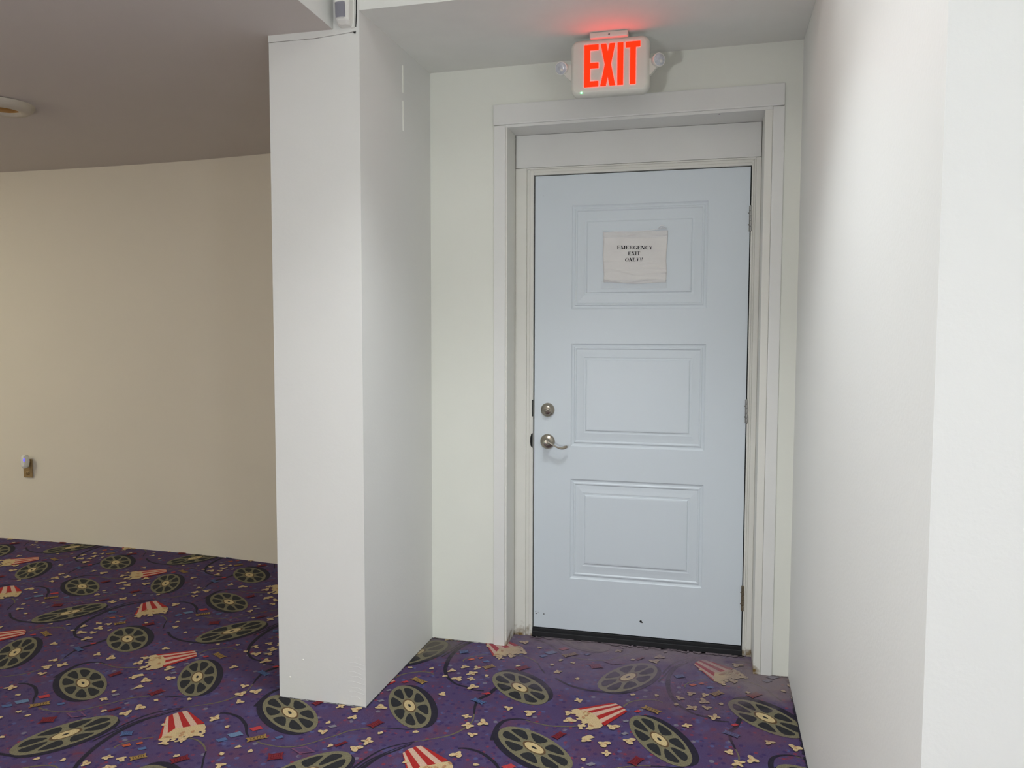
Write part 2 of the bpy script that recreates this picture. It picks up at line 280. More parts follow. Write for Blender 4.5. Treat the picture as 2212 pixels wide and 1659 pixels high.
def smooth(pts, sub=5):
    o = []; n = len(pts)
    for i in range(n-1):
        p0, p1, p2, p3 = pts[max(i-1,0)], pts[i], pts[i+1], pts[min(i+2,n-1)]
        for k in range(sub):
            t = k/sub
            o.append([.5*(2*b+(c-a)*t+(2*a-5*b+4*c-d)*t*t+(3*b-a-3*c+d)*t**3) for a,b,c,d in zip(p0,p1,p2,p3)])
    return o+[list(pts[-1])]
def strip(pts, kind, z, ox, oy):
    P = smooth(pts)
    L, R = [], []
    for i, p in enumerate(P):
        a = P[max(i-1,0)]; b = P[min(i+1,len(P)-1)]; d = Vector((b[0]-a[0], b[1]-a[1])); d = d.normalized() if d.length else Vector((1,0)); n = Vector((-d.y,d.x))
        h = max(p[2],.0012); L.append((p[0]+ox+n.x*h, p[1]+oy+n.y*h)); R.append((p[0]+ox-n.x*h, p[1]+oy-n.y*h))
    for i in range(len(P)-1): put(kind, [L[i],L[i+1],R[i+1],R[i]], z)
def popcorn(x, y, sz, rnd, z=.0030):
    z += rnd.random()*.0008; R = (.0090,.0138,.0180)[sz]; ph = rnd.uniform(0,6.3); k = rnd.choice((3,3,3,4)); am = .14 if sz == 0 else rnd.uniform(.28,.42); q1 = rnd.uniform(0,6.3)
    pts = []
    for i in range(22):
        t = 2*PI*i/22; r = R*(1+am*math.sin(k*t+ph)+.15*math.sin(2*t+q1)+.10*math.sin(5*t+q1)); pts.append((x+r*math.cos(t), y+r*math.sin(t)))
    put('corn', pts, z)
    if sz: 
        a = ph+1; put('corn2', ell(x+R*.35*math.cos(a), y+R*.35*math.sin(a), R*.36, R*.2, ph, 8), z+.0002)
        put('corn2', ell(x-R*.5*math.cos(a), y-R*.3*math.sin(a), R*.2, R*.13, ph+1, 7), z+.0003)
def ticket(a, b, h, kind, z=.0026):
    a = Vector(a); b = Vector(b); d = (b-a); L = d.length; d /= L; n = Vector((-d.y,d.x))
    def q(u, v): r = a+d*(u*L)+n*(v*h); return (r.x, r.y)
    put(kind, [q(0,-.5),q(.1,-.5),q(.14,-.42),q(.86,-.42),q(.9,-.5),q(1,-.5),q(.93,-.15),q(.93,.15),q(1,.5),q(.9,.5),q(.86,.42),q(.14,.42),q(.1,.5),q(0,.5),q(.07,.15),q(.07,-.15)], z)
    ik = {'gold':'ink','red':'ink2','blue':'ink3'}[kind]
    for v in (-.32,.26): put(ik, [q(.18,v),q(.82,v),q(.82,v+.07),q(.18,v+.07)], z+.0002)
    for u in (.2,.34,.50,.64,.76): put(ik, [q(u,-.16),q(u+.05,-.16),q(u+.07,.17),q(u+.02,.17)], z+.0002)
for n in range(-8,6):
    for m in range(-3,7):
        ox, oy = (T1*n+T2*m)
        rnd = random.Random(n*31+m)
        if not (-7 < ox < 4.2 and -7 < oy < 2.5): continue
        for s_ in D['strips']: strip(s_[:-1], 'oliveL' if s_[-1] else 'navy', .0004+.0002*s_[-1], ox, oy)
        for cx, cy, a, b, dg, h0, sh in D['reels']:
            cx += ox; cy += oy; an = math.radians(dg)
            # the rim seen as thickness: dark hull swept from the offset ellipse
            for k in range(9): put('navy', ell(cx+sh[0]*k/8, cy+sh[1]*k/8, a*1.0, b*1.0, an, 36), .0008+.00002*k)
            put('olive', ell(cx,cy,a,b,an,40), .0012)
            c, s = math.cos(an), math.sin(an); lx = (h0[0]*c+h0[1]*s)/a; ly = (-h0[0]*s+h0[1]*c)/b; th = math.atan2(ly,lx)
            for k in range(8):
                t = th+k*PI/4; pts = []
                for uu, vv in ((.36,0),(.42,.085),(.60,.185),(.76,.235),(.83,.20),(.868,.10),(.875,0),(.868,-.10),(.83,-.20),(.76,-.235),(.60,-.185),(.42,-.085)):
                    X = uu*math.cos(t)-vv*math.sin(t); Y = uu*math.sin(t)+vv*math.cos(t)
                    pts.append((cx+X*a*c-Y*b*s, cy+X*a*s+Y*b*c))
                put('hole', pts, .0015)
            put('brown', ell(cx,cy,a*.31,b*.31,an,24), .0016); put('hub', ell(cx,cy,a*.255,b*.255,an,24), .0018)
            put('hole', ell(cx,cy,a*.075,b*.065,an,10), .0020)
        for Nn, Ww, Bb in D['buckets']:
            sft = lambda l: [(p[0]+ox, p[1]+oy) for p in l]
            Nn, Ww, Bb = sft(Nn), sft(Ww), sft(Bb)
            for k in range(7): put('cup_red' if k%2 == 0 else 'cup_cream', [Nn[k],Nn[k+1],Ww[k+1],Ww[k]], .0024)
            gc = (sum(p[0] for p in Ww)/len(Ww)*.5+sum(p[0] for p in Bb[8:])/len(Bb[8:])*.5, sum(p[1] for p in Ww)/len(Ww)*.5+sum(p[1] for p in Bb[8:])/len(Bb[8:])*.5)
            for k in range(len(Bb)): put('corn', [gc, Bb[k], Bb[(k+1)%len(Bb)]], .0025+.000004*k)
            for k in range(9,len(Bb)-1): put('corn', ell(Bb[k][0], Bb[k][1], .008+.004*rnd.random(), .007, rnd.uniform(0,3), 10, .12, rnd), .00272+.00002*k)
            for k in range(9):
                i = rnd.randrange(8, len(Bb)); j = rnd.randrange(0,8); t = rnd.uniform(.15,.7)
                put('hub' if k%2 else 'corn2', ell(Bb[j][0]*(1-t)+Bb[i][0]*t, Bb[j][1]*(1-t)+Bb[i][1]*t, .010,.006, rnd.uniform(0,3), 9), .0033+.00002*k)
        for x, y, sz in D['popcorn']: popcorn(x+ox, y+oy, sz, rnd)
        for a, b, h, kd in D['tickets'][:10]: ticket((a[0]+ox,a[1]+oy), (b[0]+ox,b[1]+oy), h, kd, .0034+.0006*rnd.random())
        for x, y, h, kd in D['marks']:
            x += ox; y += oy
            if kd == 'pinkline':
                put('pinkline', [(x-h*1.3,y),(x,y+h*.7),(x+h*1.3,y),(x,y-h*.7)], .0024); put('base', [(x-h*.95,y),(x,y+h*.5),(x+h*.95,y),(x,y-h*.5)], .0025)
            else: put(kd, [(x-h*.8,y-h*.2),(x+h*.1,y+h*.65),(x+h*.8,y+h*.15),(x-h*.05,y-h*.65)], .0024)
# frayed edge of the carpet along walls and sill
def fray(p0, p1, wd, step=.012, kind='fray'):
    a, b = Vector(p0), Vector(p1); L = (b-a).length; d = (b-a)/L; n = Vector((-d.y,d.x)); k = 0; t = 0
    while t < L:
        u = t+step*random.uniform(.6,1.6); w0 = wd*random.uniform(.2,1.3); w1 = wd*random.uniform(.2,1.3)
        q = [a+d*t, a+d*min(u,L), a+d*min(u,L)+n*w1, a+d*t+n*w0]
        put(kind, [(v.x,v.y) for v in q], .0034+.0001*(k%3)); t = u; k += 1
fray((.955,-.012),(.93,.05),.02); fray((-.02,.03),(-.09,.0),.02); fray((.93,-.012),(-.006,-.012),.024,.02); fray((.93,-.014),(-.006,-.014),.012,.03,'grey'); fray((-.147,-.15),(-.44,-.147),.006); fray((-.44,-.147),(-.447,-.85),.006,.01,'navy')
fray((-.447,-.85),(-.80,-.85),.004,.01,'navy'); fray((1.093,-2.2),(1.093,-.185),.008,.012,'navy'); fray((1.093,-.185),(1.026,-.19),.006)
floor = struct(fb.build('floor', [CP[k] for k in names]))

# ---------------------------------------------------------------- walls
YP = -.85                        # front plane of the partition
b = MB(); b.box(-.44-.4, -.147+.052, -.156, .30, 0, 2.56, f=skew)      # left of the door opening
b.box(1.035-.066, 1.35, -.156, .30, 0, 2.56, f=skew)
b.box(-.147+.052, 1.035-.066, -.156, .30, 2.268, 2.56, f=skew)
struct(b.build('wall_back', M['paint_door_wall']))
# partition between the recess and the left room, with plaster dents and brushed ridges at its foot
b = MB(); b.prism([(-.800,YP),(-.446,YP),(-.438,-.12),(-.438,.9),(-.800,.9)], -.02, 3.0, axis='z')
b.mi = 1
for (x,z,r) in ((-.754,.083,.0042),(-.699,.156,.0034)):
    b.lathe([(r,0),(r*.8,.0012),(0,.0018)], AX((x,YP,z),(0,-1,0)), 10)
b.mi = 0
for k in range(9):
    x0 = -.52+.035*random.random(); z0 = .03+.019*k+.008*random.random(); x1 = -.452-.02*random.random(); b.prism([(x0,z0),(x0+.02,z0+.001),(x1,z0-.008),(x1,z0-.006),(x0+.02,z0+.0025)], YP-.0006, YP+.001)
struct(b.build('wall_left', [M['paint'], M['caulk']]))
b = MB(); b.box(1.093,1.34,-2.216,.1,0,3.0, .0015); b.mi = 0
struct(b.build('wall_right', M['paint_right']))
b = MB(); b.box(1.0932,3.3,-2.2162,-2.05,0,3.0); struct(b.build('wall_right_front', M['paint_right']))
# curved far wall of the left room
fp = [(-6.05,.70),(-5.4,.745),(-4.6,.782),(-3.85,.803),(-3.12,.809),(-2.41,.788),(-1.72,.722),(-1.2,.64),(-.78,.555)]
fp = [(a,b_) for a,b_ in smooth([list(q) for q in fp], 5)]
b = MB(); b.prism(fp+[(-.78,1.0),(-6.05,1.0)], 0, 3.0, axis='z'); struct(b.build('wall_far', M['paint_far']))
b = MB(); b.box(-6.1,-6.0,-6.2,1,0,3); struct(b.build('wall_side_left', M['paint_far']))
b = MB(); b.box(-6.1,3.3,-6.3,-6.2,0,3); struct(b.build('wall_rear', M['paint']))
b = MB(); b.box(3.2,3.3,-6.2,-2.1,0,3); struct(b.build('wall_side_right', M['paint']))

# ---------------------------------------------------------------- ceilings
b = MB(); b.box(-.4455,1.0925,YP,-.10,2.51,3.0); struct(b.build('ceiling', M['ceil']))       # lowered ceiling over the recess; its face is the header
def zc(y): return 2.452-.021*(y-YP)
b = MB(); vs = []
b2 = bmesh.new()
for z_ in (0,1):
    for (x,y) in ((-6,-6.2),(-.545,-6.2),(-.545,YP),(-.80,YP),(-.80,.9),(-6,.9)):
        vs.append(b2.verts.new((x,y, zc(y) if z_ == 0 else 3.0)))
b2.faces.new(vs[:6]); b2.faces.new(vs[6:][::-1])
for i in range(6): j = (i+1)%6; b2.faces.new((vs[i],vs[j],vs[6+j],vs[6+i]))
bmesh.ops.recalc_face_normals(b2, faces=b2.faces)
for f in b2.faces: f.material_index = 0
b.add(b2)
for f in b.bm.faces:
    if abs(f.calc_center_median().x+.545) < .01 and abs(f.normal.z) < .1: f.material_index = 1
lc = struct(b.build('ceiling', [M['ceil_left'], M['paint']]))
for pg in lc.data.polygons:
    if abs(pg.normal.x) > .9 and abs(pg.center.x+.545) < .01: pg.material_index = 1
b = MB(); b.box(-6.1,3.3,-6.3,1.0,HZ,HZ+.1); struct(b.build('ceiling', M['ceil']))

# ---------------------------------------------------------------- trims of the partition head
b = MB(); top = [(-.800,2.4525),(-.455,2.4525)]; low = [(-.455,2.438),(-.50,2.434),(-.56,2.430),(-.62,2.4265),(-.70,2.4265),(-.76,2.4275),(-.80,2.426)]
b.prism(top+low, YP-.003, YP+.001); b.mi = 1
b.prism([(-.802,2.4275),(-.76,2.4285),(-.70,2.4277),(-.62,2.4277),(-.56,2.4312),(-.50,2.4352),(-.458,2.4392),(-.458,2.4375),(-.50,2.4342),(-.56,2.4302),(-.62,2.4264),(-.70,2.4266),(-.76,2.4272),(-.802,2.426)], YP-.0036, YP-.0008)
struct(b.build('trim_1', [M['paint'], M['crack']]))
b = MB(); b.prism([(-.4605,2.440),(-.4585,2.440),(-.4545,2.49),(-.4525,2.60),(-.4565,2.60),(-.4580,2.50)], YP-.0012, YP+.002)
b.prism([(-.4665,2.434),(-.4650,2.441),(-.4640,2.436),(-.4615,2.435),(-.4590,2.441),(-.4600,2.432),(-.4640,2.4315)], YP-.0036, YP+.002)
struct(b.build('trim_2', M['dark']))
b = MB()                                                              # two filler ridges left where a raceway was
for z0, z1 in ((2.339,2.446),(2.189,2.307)): b.prism([(-.4405,-.462),(-.439,-.452),(-.4405,-.452)], 0, 1, axis='z') if False else b.box(-.4425,-.4392,-.459,-.452,z0,z1,.001)
struct(b.build('trim_3', M['caulk']))

# ---------------------------------------------------------------- door casing, liner, jambs (skewed with the wall)
YW = -.156
b = MB(); b.box(-.147,-.096,YW-.008,YW+.01,0,2.264,.003,skew); struct(b.build('trim_4', M['trim']))
b = MB(); b.box(.986,1.030,YW-.008,YW+.01,0,2.264,.003,skew); struct(b.build('trim_5', M['trim']))
b = MB(); b.box(-.149,1.029,YW-.012,YW+.01,2.266,2.352,.0045,skew); struct(b.build('trim_6', M['trim']))
b = MB(); b.box(-.0955,-.088,YW-.004,-.001,0,2.256,.0012,lambda v: skew(v) if v[1] < -.05 else v)        # reveal boards
struct(b.build('trim_7', M['jamb']))
b = MB(); b.box(.957,.985,YW-.004,-.001,0,2.256,.0012,lambda v: skew(v) if v[1] < -.05 else v); struct(b.build('trim_8', M['jamb']))
b = MB(); b.box(-.0955,.985,YW-.006,-.001,2.2545,2.266,.0012,lambda v: skew(v) if v[1] < -.05 else v); b.mi = 1
b.lathe([(.0035,0),(.003,.001),(0,.0012)], AX((.784,-.165,2.2545),(0,0,-1)), 8)
b.box(-.0895,-.0845,-.006,.0,2.2455,2.2555)
struct(b.build('trim_9', [M['trim'], M['dark']]))
b = MB(); b.box(-.086,.955,-.012,.05,2.112,2.2535,.0015); struct(b.build('trim_10', M['trim']))        # plain board over the door
def jamb(xa, xb, xc, xd, name):
    b = MB(); lo, hi = min(xa,xb), max(xa,xb); b.box(lo,hi,-.013,.06,0,2.110,.002)
    lo, hi = min(xb,xc), max(xb,xc); b.box(lo,hi,-.006,.06,0,2.104,.002)
    lo, hi = min(xc,xd), max(xc,xd); b.box(lo,hi,-.010,.06,0,2.100,.003)
    return struct(b.build(name, M['jamb']))
jl = jamb(-.0875,-.036,-.022,-.005,'trim_11'); jr = jamb(.9565,.936,.928,.9195,'trim_12')
b = MB(); b.box(-.022,.928,-.006,.06,2.092,2.105,.002); b.box(-.036,.936,-.012,.06,2.104,2.111,.002); b.box(-.005,.9195,-.010,.06,2.079,2.0925,.003)
struct(b.build('trim_13', M['jamb']))
b = MB(); b.box(-.006,.922,.012,.06,0,2.081); struct(b.build('trim_14', M['dark']))                    # dark sheet painting the shade in the gap round the door
b = MB(); b.box(-.004,.919,-.004,.012,0,.0385,.002,lambda v: Vector((v[0],v[1]+.04*v[0]*(v[1]<.005)*0,v[2]))); b.box(-.004,.919,-.016,.0,0,.026,.003)
struct(b.build('trim_15', M['black']))
b = MB(); b.prism([(-.0055,.868),(-.014,.876),(-.017,.895),(-.016,.915),(-.011,.932),(-.0055,.934)], -.0125,-.008)
b.prism([(-.008,1.01),(-.004,1.01),(-.004,1.085),(-.008,1.085)], -.0118,-.008)
o = b.build('strike_plate', M['dark'], jl); o['label'] = 'dark worn strike plate'

# ---------------------------------------------------------------- the door
DW, DB, DT = .915, .042, 2.075
panels = [(.166,.747,1.490,1.942),(.166,.747,.880,1.339),(.166,.747,.279,.733)]
prof = [(0,0),(.003,.0045),(.008,.0075),(.013,.007),(.017,.0025),(.021,.0025),(.025,.0075),(.040,.0065),(.056,.0045),(.060,.0060),(.065,.0058),(.068,.0010),(.073,0)]
b = MB(); bm = b.bm
zs = [DB]+[v for p in sorted(panels, key=lambda p:p[2]) for v in (p[2],p[3])]+[DT]; xs = [0,.166,.747,DW]
def quad(pts, mi=0):
    f = bm.faces.new([bm.verts.new(p) for p in pts]); f.material_index = mi; return f
for i in range(3):
    for j in range(len(zs)-1):
        if i == 1 and j%2 == 1: continue
        quad([(xs[i],0,zs[j]),(xs[i+1],0,zs[j]),(xs[i+1],0,zs[j+1]),(xs[i],0,zs[j+1])])
for x0,x1,z0,z1 in panels:
    loops = [[(x0+i,d,z0+i*1.08),(x1-i,d,z0+i*1.08),(x1-i,d,z1-i*1.08),(x0+i,d,z1-i*1.08)] for i,d in [(a_,d_*.68) for a_,d_ in prof]]
    for A, B in zip(loops, loops[1:]):
        for k in range(4): quad([A[k],A[(k+1)%4],B[(k+1)%4],B[k]])
    quad(loops[-1])
for pts in ([(0,0,DB),(0,.044,DB),(0,.044,DT),(0,0,DT)],[(DW,0,DB),(DW,0,DT),(DW,.044,DT),(DW,.044,DB)],[(0,0,DT),(0,.044,DT),(DW,.044,DT),(DW,0,DT)],[(0,0,DB),(DW,0,DB),(DW,.044,DB),(0,.044,DB)],[(0,.044,DB),(DW,.044,DB),(DW,.044,DT),(0,.044,DT)]): quad(pts)
bmesh.ops.remove_doubles(bm, verts=bm.verts, dist=1e-5); bmesh.ops.recalc_face_normals(bm, faces=bm.faces)
b.mi = 1
for x,z,r in ((.4865,.1085,.0055),(.492,.1045,.003),(.048,.104,.0026),(.0115,.103,.0028),(.012,.1145,.0016),(.0215,.110,.0012),(.008,.111,.001),(.036,1.99,.001)):
    b.lathe([(r,0),(r*.9,.0006),(0,.0008)], AX((x,0,z),(0,-1,0)), 9)
door = struct(b.build('door_1', [M['door'], M['dark']]))
# deadbolt with thumb turn
db = MB().lathe([(.031,0),(.031,.006),(.027,.012),(.0235,.0135),(.0205,.0215),(.019,.0235),(0,.0240)], AX((.0615,0,1.041),(0,-1,0)), 40).build('deadbolt', M['nickel'], door)
b = MB(); y = -.0275
b.tube([(.0455,y+.004,1.0345),(.052,y-.001,1.037),(.062,y-.003,1.041),(.072,y-.001,1.045),(.078,y+.004,1.047)], [(.0018,.003),(.0040,.005),(.0058,.006),(.0050,.005),(.002,.003)], 14)
b.build('thumb_turn', M['nickel'], db)
# lever handle
hd = MB().lathe([(.0335,0),(.0335,.003),(.032,.007),(.026,.0125),(.018,.0155),(.0150,.018),(.0135,.030),(.0135,.058),(.0115,.061),(.005,.0615),(0,.0615)], AX((.0615,0,.898),(0,-1,0)), 44).build('door_handle', M['nickel'], door)
b = MB()
path = [(.060,-.050,.899),(.072,-.054,.9015),(.083,-.056,.8985),(.098,-.055,.890),(.113,-.053,.8815),(.126,-.050,.8770),(.139,-.046,.8768),(.150,-.040,.8800),(.1565,-.034,.8825)]
rad = [(.0075,.008),(.0065,.007),(.0038,.0075),(.0030,.0085),(.0034,.0092),(.0052,.0085),(.0068,.006),(.0070,.004),(.0045,.003)]
pp = smooth([list(a)+list(r) for a,r in zip(path,rad)], 4)
b.tube([p[:3] for p in pp], [(p[3],p[4]) for p in pp], 16)
b.build('lever', M['nickel'], hd)
MB().lathe([(.0052,0),(.0052,.0012),(.0035,.002),(0,.002)], AX((.0615,-.0610,.898),(0,-1,0)), 16).build('lock_button', M['steel'], hd)
# hinges
for z0, z1, mk, lb in ((1.809,1.914,'steel',None),(1.006,1.106,'steel',None),(.197,.305,'rust','worn brownish hinge')):
    hb = MB(); n = 5; hh = (z1-z0)/n
    for k in range(n): hb.lathe([(0,k*hh+.0006),(.0058,k*hh+.0006),(.0062,k*hh+.0016),(.0062,(k+1)*hh-.0016),(.0058,(k+1)*hh-.0006),(0,(k+1)*hh-.0006)], Matrix.Translation((.9185,-.0065,z0)), 16)
    hb.lathe([(0,-.003),(.004,-.002),(.0045,0)], Matrix.Translation((.9185,-.0065,z0)), 12); hb.lathe([(.0045,0),(.004,.002),(0,.003)], Matrix.Translation((.9185,-.0065,z1)), 12)
    hb.box(.9115,.9155,-.0015,.002,z0,z1); hb.box(.9190,.9215,-.0125,-.004,z0,z1)
    for t in (.26,.72): hb.lathe([(.0028,0),(.002,.0016),(0,.002)], AX((.9105,-.0006,z0+(z1-z0)*t),(0,-1,0)), 10)
    h_ = hb.build('hinge', M[mk], door)
    if lb: h_['label'] = lb

# ---------------------------------------------------------------- taped paper notice on the door
SX, SY = .441, -.006
pt = thing('paper_notice', (SX,-.001,1.71), 'wrinkled paper notice reading EMERGENCY EXIT ONLY taped to the white door', 'notice')
def px(u, v):     # u,v in 0..1 on the sheet -> x,z
    x = .303+(.579-.303)*u; z = 1.603+(1.823-1.603)*v
    x += .004*(1-v)*(.5-u)*2+.003*math.sin(v*9)*(.2+.8*abs(u-.5)); z += .003*math.sin(u*7+1)*(1-v)-.004*u*(1-v)
    return x, z
def wr(u, v):
    h = .0012+.0012*math.sin(u*5+v*3)
    for v0, am, sl, ws in ((.93,.0032,.02,.018),(.40,.0022,-.05,.012),(.28,.003,.03,.014),(.20,.0034,-.06,.012),(.05,.0052,.05,.022),(.62,.001,.03,.014),(.52,.001,-.04,.012)):
        d = v-(v0+sl*(u-.5)+.018*math.sin(u*9+v0*30)); h += 1.9*am*math.exp(-(d/ws*1.6)**2)*(.6+.4*math.sin(u*11+v0*17))
    return h
b = MB(); nu, nv = 44, 64; G = [[b.bm.verts.new((px(i/nu,j/nv)[0], -.0015-wr(i/nu,j/nv), px(i/nu,j/nv)[1])) for i in range(nu+1)] for j in range(nv+1)]
for j in range(nv):
    for i in range(nu): f = b.bm.faces.new((G[j][i],G[j][i+1],G[j+1][i+1],G[j+1][i])); f.smooth = True
sh = b.build('paper_sheet', M['paper'], pt)
md = sh.modifiers.new('thick','SOLIDIFY'); md.thickness = .0003; md.offset = -1
# serif lettering: each glyph from strokes in unit-height cells
def R_(x0,z0,x1,z1): return [(x0,z0),(x1,z0),(x1,z1),(x0,z1)]
TH, TN, SF = .17, .06, .05
def serif(x, z, w=.13): return R_(x-w, z, x+w, z+SF)
def stem(x, th=TH, z0=0, z1=1, s=.14): return [R_(x-th/2,z0,x+th/2,z1)]+([serif(x,z0,s)] if s else [])+([serif(x,z1-SF,s)] if s else [])
def diag(x0,z0,x1,z1,w): return [(x0-w/2,z0),(x0+w/2,z0),(x1+w/2,z1),(x1-w/2,z1)]
def arc(cx,cz,rx,rz,a0,a1,tx,tz,n=14):
    o = []
    for k in range(n):
        p, q = math.radians(a0+(a1-a0)*k/n), math.radians(a0+(a1-a0)*(k+1)/n)
        f = lambda t,i: (cx+(rx-(tx if i else 0))*math.cos(t), cz+(rz-(tz if i else 0))*math.sin(t))
        o.append([f(p,0),f(q,0),f(q,1),f(p,1)])
    return o
G_ = {
 'E':(.74, stem(.18)+[R_(.1,.94,.64,1),R_(.1,0,.66,.06),R_(.2,.47,.48,.53),[(.58,.94),(.64,.94),(.64,.74),(.61,.74)],[(.62,.06),(.66,.06),(.70,.28),(.66,.28)],R_(.45,.38,.49,.62)]),
 'M':(1.02, stem(.15,.06,s=.12)+stem(.84,TH,s=.13)+[diag(.20,1,.50,0,TH),diag(.80,1,.50,0,.06)]),
 'R':(.80, stem(.18)+[R_(.2,.94,.42,1),R_(.2,.46,.42,.52)]+arc(.40,.73,.22,.27,-90,90,.15,.06)+[diag(.40,.5,.66,0,TH),serif(.70,0,.10)]),
 'G':(.84, arc(.44,.5,.38,.5,50,310,.16,.05,26)+[R_(.60,.06,.75,.42),serif(.67,.40,.13),[(.62,.98),(.67,.98),(.68,.70),(.64,.70)]]),
 'N':(.82, stem(.15,.06,s=.11)+stem(.68,.06,s=.11)+[diag(.18,1,.66,0,TH+.04)]),
 'C':(.78, arc(.43,.5,.37,.5,48,318,.16,.05,26)+[[(.62,.98),(.67,.98),(.68,.68),(.64,.68)]]),
 'Y':(.80, [diag(.16,1,.40,.46,TH),diag(.66,1,.42,.46,.06),R_(.325,0,.495,.5),serif(.41,0,.13),serif(.16,.95,.14),serif(.66,.95,.11)]),
 'X':(.80, [diag(.16,1,.64,0,TH+.02),diag(.64,1,.14,0,.06),serif(.17,.95,.14),serif(.64,.95,.11),serif(.14,0,.11),serif(.62,0,.14)]),
 'I':(.42, stem(.20)),
 'T':(.74, [R_(.275,0,.445,1),serif(.36,0,.14),R_(.05,.94,.67,1),[(.05,.94),(.10,.94),(.07,.74),(.05,.74)],[(.62,.94),(.67,.94),(.67,.74),(.65,.74)]]),
 'O':(.88, arc(.43,.5,.38,.5,0,360,.16,.05,32)),
 'L':(.70, stem(.18)+[R_(.1,0,.62,.06),[(.56,.06),(.62,.06),(.66,.30),(.62,.30)]]),
 '!':(.36, [[(.10,1),(.26,1),(.21,.30),(.15,.30)]]+arc(.18,.09,.085,.09,0,360,.085,.09,12)),
}
def text(b, s, xc, zb, h, width, slant=0, rise=0):
    W0 = sum(G_[c][0] for c in s); k = width/W0; x = xc-width/2
    for c in s:
        w_, polys = G_[c]
        for pl in polys:
            vs = []
            for (a, z) in pl:
                X = x+a*k+slant*z*h; Z = zb+z*h+rise*(X-xc)
                u = min(1,max(0,(X-.303)/.276)); v = min(1,max(0,(Z-1.603)/.22)); vs.append(b.bm.verts.new((X, -.0023-wr(u,v), Z)))
            try: b.bm.faces.new(vs)
            except ValueError: pass
        x += w_*k
b = MB(); text(b,'EMERGENCY',.441,1.7455,.0155,.153,0,-.03)
text(b,'EXIT',.4385,1.7205,.0155,.053); text(b,'ONLY!!',.436,1.6945,.0155,.077,.22)
for f in b.bm.faces:
    f.normal_update()
    if f.normal.y > 0: f.normal_flip()
b.build('printed_lettering', M['ink'], pt)
def tape(x0,x1,z0,z1,sag,lift,name='tape_strip'):
    b = MB(); n = 30; A = []; B = []
    for i in range(n+1):
        u = i/n; x = x0+(x1-x0)*u; c = 4*u*(1-u)
        A.append(b.bm.verts.new((x, -.0105-lift*c-.0003*math.sin(u*20), z1-sag*c+.004*(u-.5)))); B.append(b.bm.verts.new((x, -.0088-.0003*math.sin(u*26), z0+.002*math.sin(u*6))))
    for i in range(n): f = b.bm.faces.new((B[i],B[i+1],A[i+1],A[i])); f.smooth = True
    return b.build(name, M['tape'], pt)
tape(.302,.578,1.795,1.828,.006,.001); tape(.298,.580,1.578,1.612,-.004,.002)
b = MB(); b.tube([(.304,-.0088,1.829),(.36,-.0090,1.8235),(.42,-.0090,1.8215),(.50,-.0088,1.8245),(.57,-.0088,1.831)],[.0010,.0013,.0007,.0009,.0012],8); b.build('tape_edge', M['glint'], pt)['label'] = 'tape edge with glint painted white'
b = MB()
b.tube([(.541,-.0085,1.832),(.549,-.011,1.841),(.559,-.011,1.842),(.569,-.0095,1.836),(.574,-.0085,1.829)],[(.0016,.004)]*5,8); b.tube([(.549,-.0085,1.829),(.555,-.011,1.836),(.563,-.010,1.833)],[(.0016,.003)]*3,8)
b.build('tape_curl', M['glint'], pt)['label'] = 'curl of loose tape, glint painted white'

# ---------------------------------------------------------------- exit sign hung from the recess ceiling
ex = thing('exit_sign', (.379,-.407,2.51), 'ivory exit sign with red glowing EXIT letters hung above the door', 'exit sign')
def rrect(x0,x1,z0,z1,r,n=8):
    o = []
    for cx,cz,a in ((x1-r,z1-r,0),(x0+r,z1-r,90),(x0+r,z0+r,180),(x1-r,z0+r,270)):
        for k in range(n+1): t = math.radians(a+90*k/n); o.append((cx+r*math.cos(t), cz+r*math.sin(t)))
    return o
b = MB(); b2 = bmesh.new(); lay = [(.006,-.385),(0,-.388),(0,-.416),(.003,-.424),(.009,-.430),(.014,-.4315)]; rings = []
for ins, y in lay: rings.append([b2.verts.new((x,y,z)) for x,z in rrect(.2305+ins,.5275-ins,2.286+ins,2.494-ins,.030-ins)])
for A,B in zip(rings,rings[1:]):
    for k in range(len(A)): f = b2.faces.new((A[k],A[(k+1)%len(A)],B[(k+1)%len(A)],B[k])); f.smooth = True
b2.faces.new(rings[0]); b2.faces.new(rings[-1]); bmesh.ops.recalc_face_normals(b2, faces=b2.faces); b.add(b2)
hs = b.build('sign_housing', M['plastic'], ex)
b = MB(); b.box(.305,.449,-.452,-.366,2.488,2.5098,.006); b.mi = 1; b.lathe([(.003,0),(0,.0008)], AX((.379,-.452,2.498),(0,-1,0)),8)
b.build('mounting_canopy', [M['plastic'], M['dark']], ex)
LX, LZ, LH = .2835, 2.3155, .1555
Lt = {'E':[[(0,0),(.054,0),(.054,.0205),(.0215,.0205),(.0215,.068),(.054,.068),(.054,.0885),(.0215,.0885),(.0215,.135),(.054,.135),(.054,.1555),(0,.1555)]],
      'X':[[(.061,0),(.0825,0),(.0895,.034),(.0965,0),(.118,0),(.1010,.0785),(.1165,.1555),(.0955,.1555),(.0893,.126),(.0830,.1555),(.0620,.1555),(.0780,.0785)]],
      'I':[[(.1255,0),(.147,0),(.147,.1555),(.1255,.1555)]],
      'T':[[(.1725,0),(.1935,0),(.1935,.135),(.210,.135),(.210,.1555),(.156,.1555),(.156,.135),(.1725,.135)]]}
for ch, pls in Lt.items():
    b = MB()
    for pl in pls:
        cx = sum(p[0] for p in pl)/len(pl); b.mi = 0; b.prism([(LX+x, LZ+z) for x,z in pl], -.4335,-.431)
    b.build('letter', M['red'], hs)['label'] = 'glowing red letter '+ch
MB().lathe([(.0028,0),(.0022,.0016),(0,.002)], AX((.2725,-.4312,2.2965),(0,-1,0)),12).build('indicator_light', M['green'], hs)['label'] = 'small green indicator light'
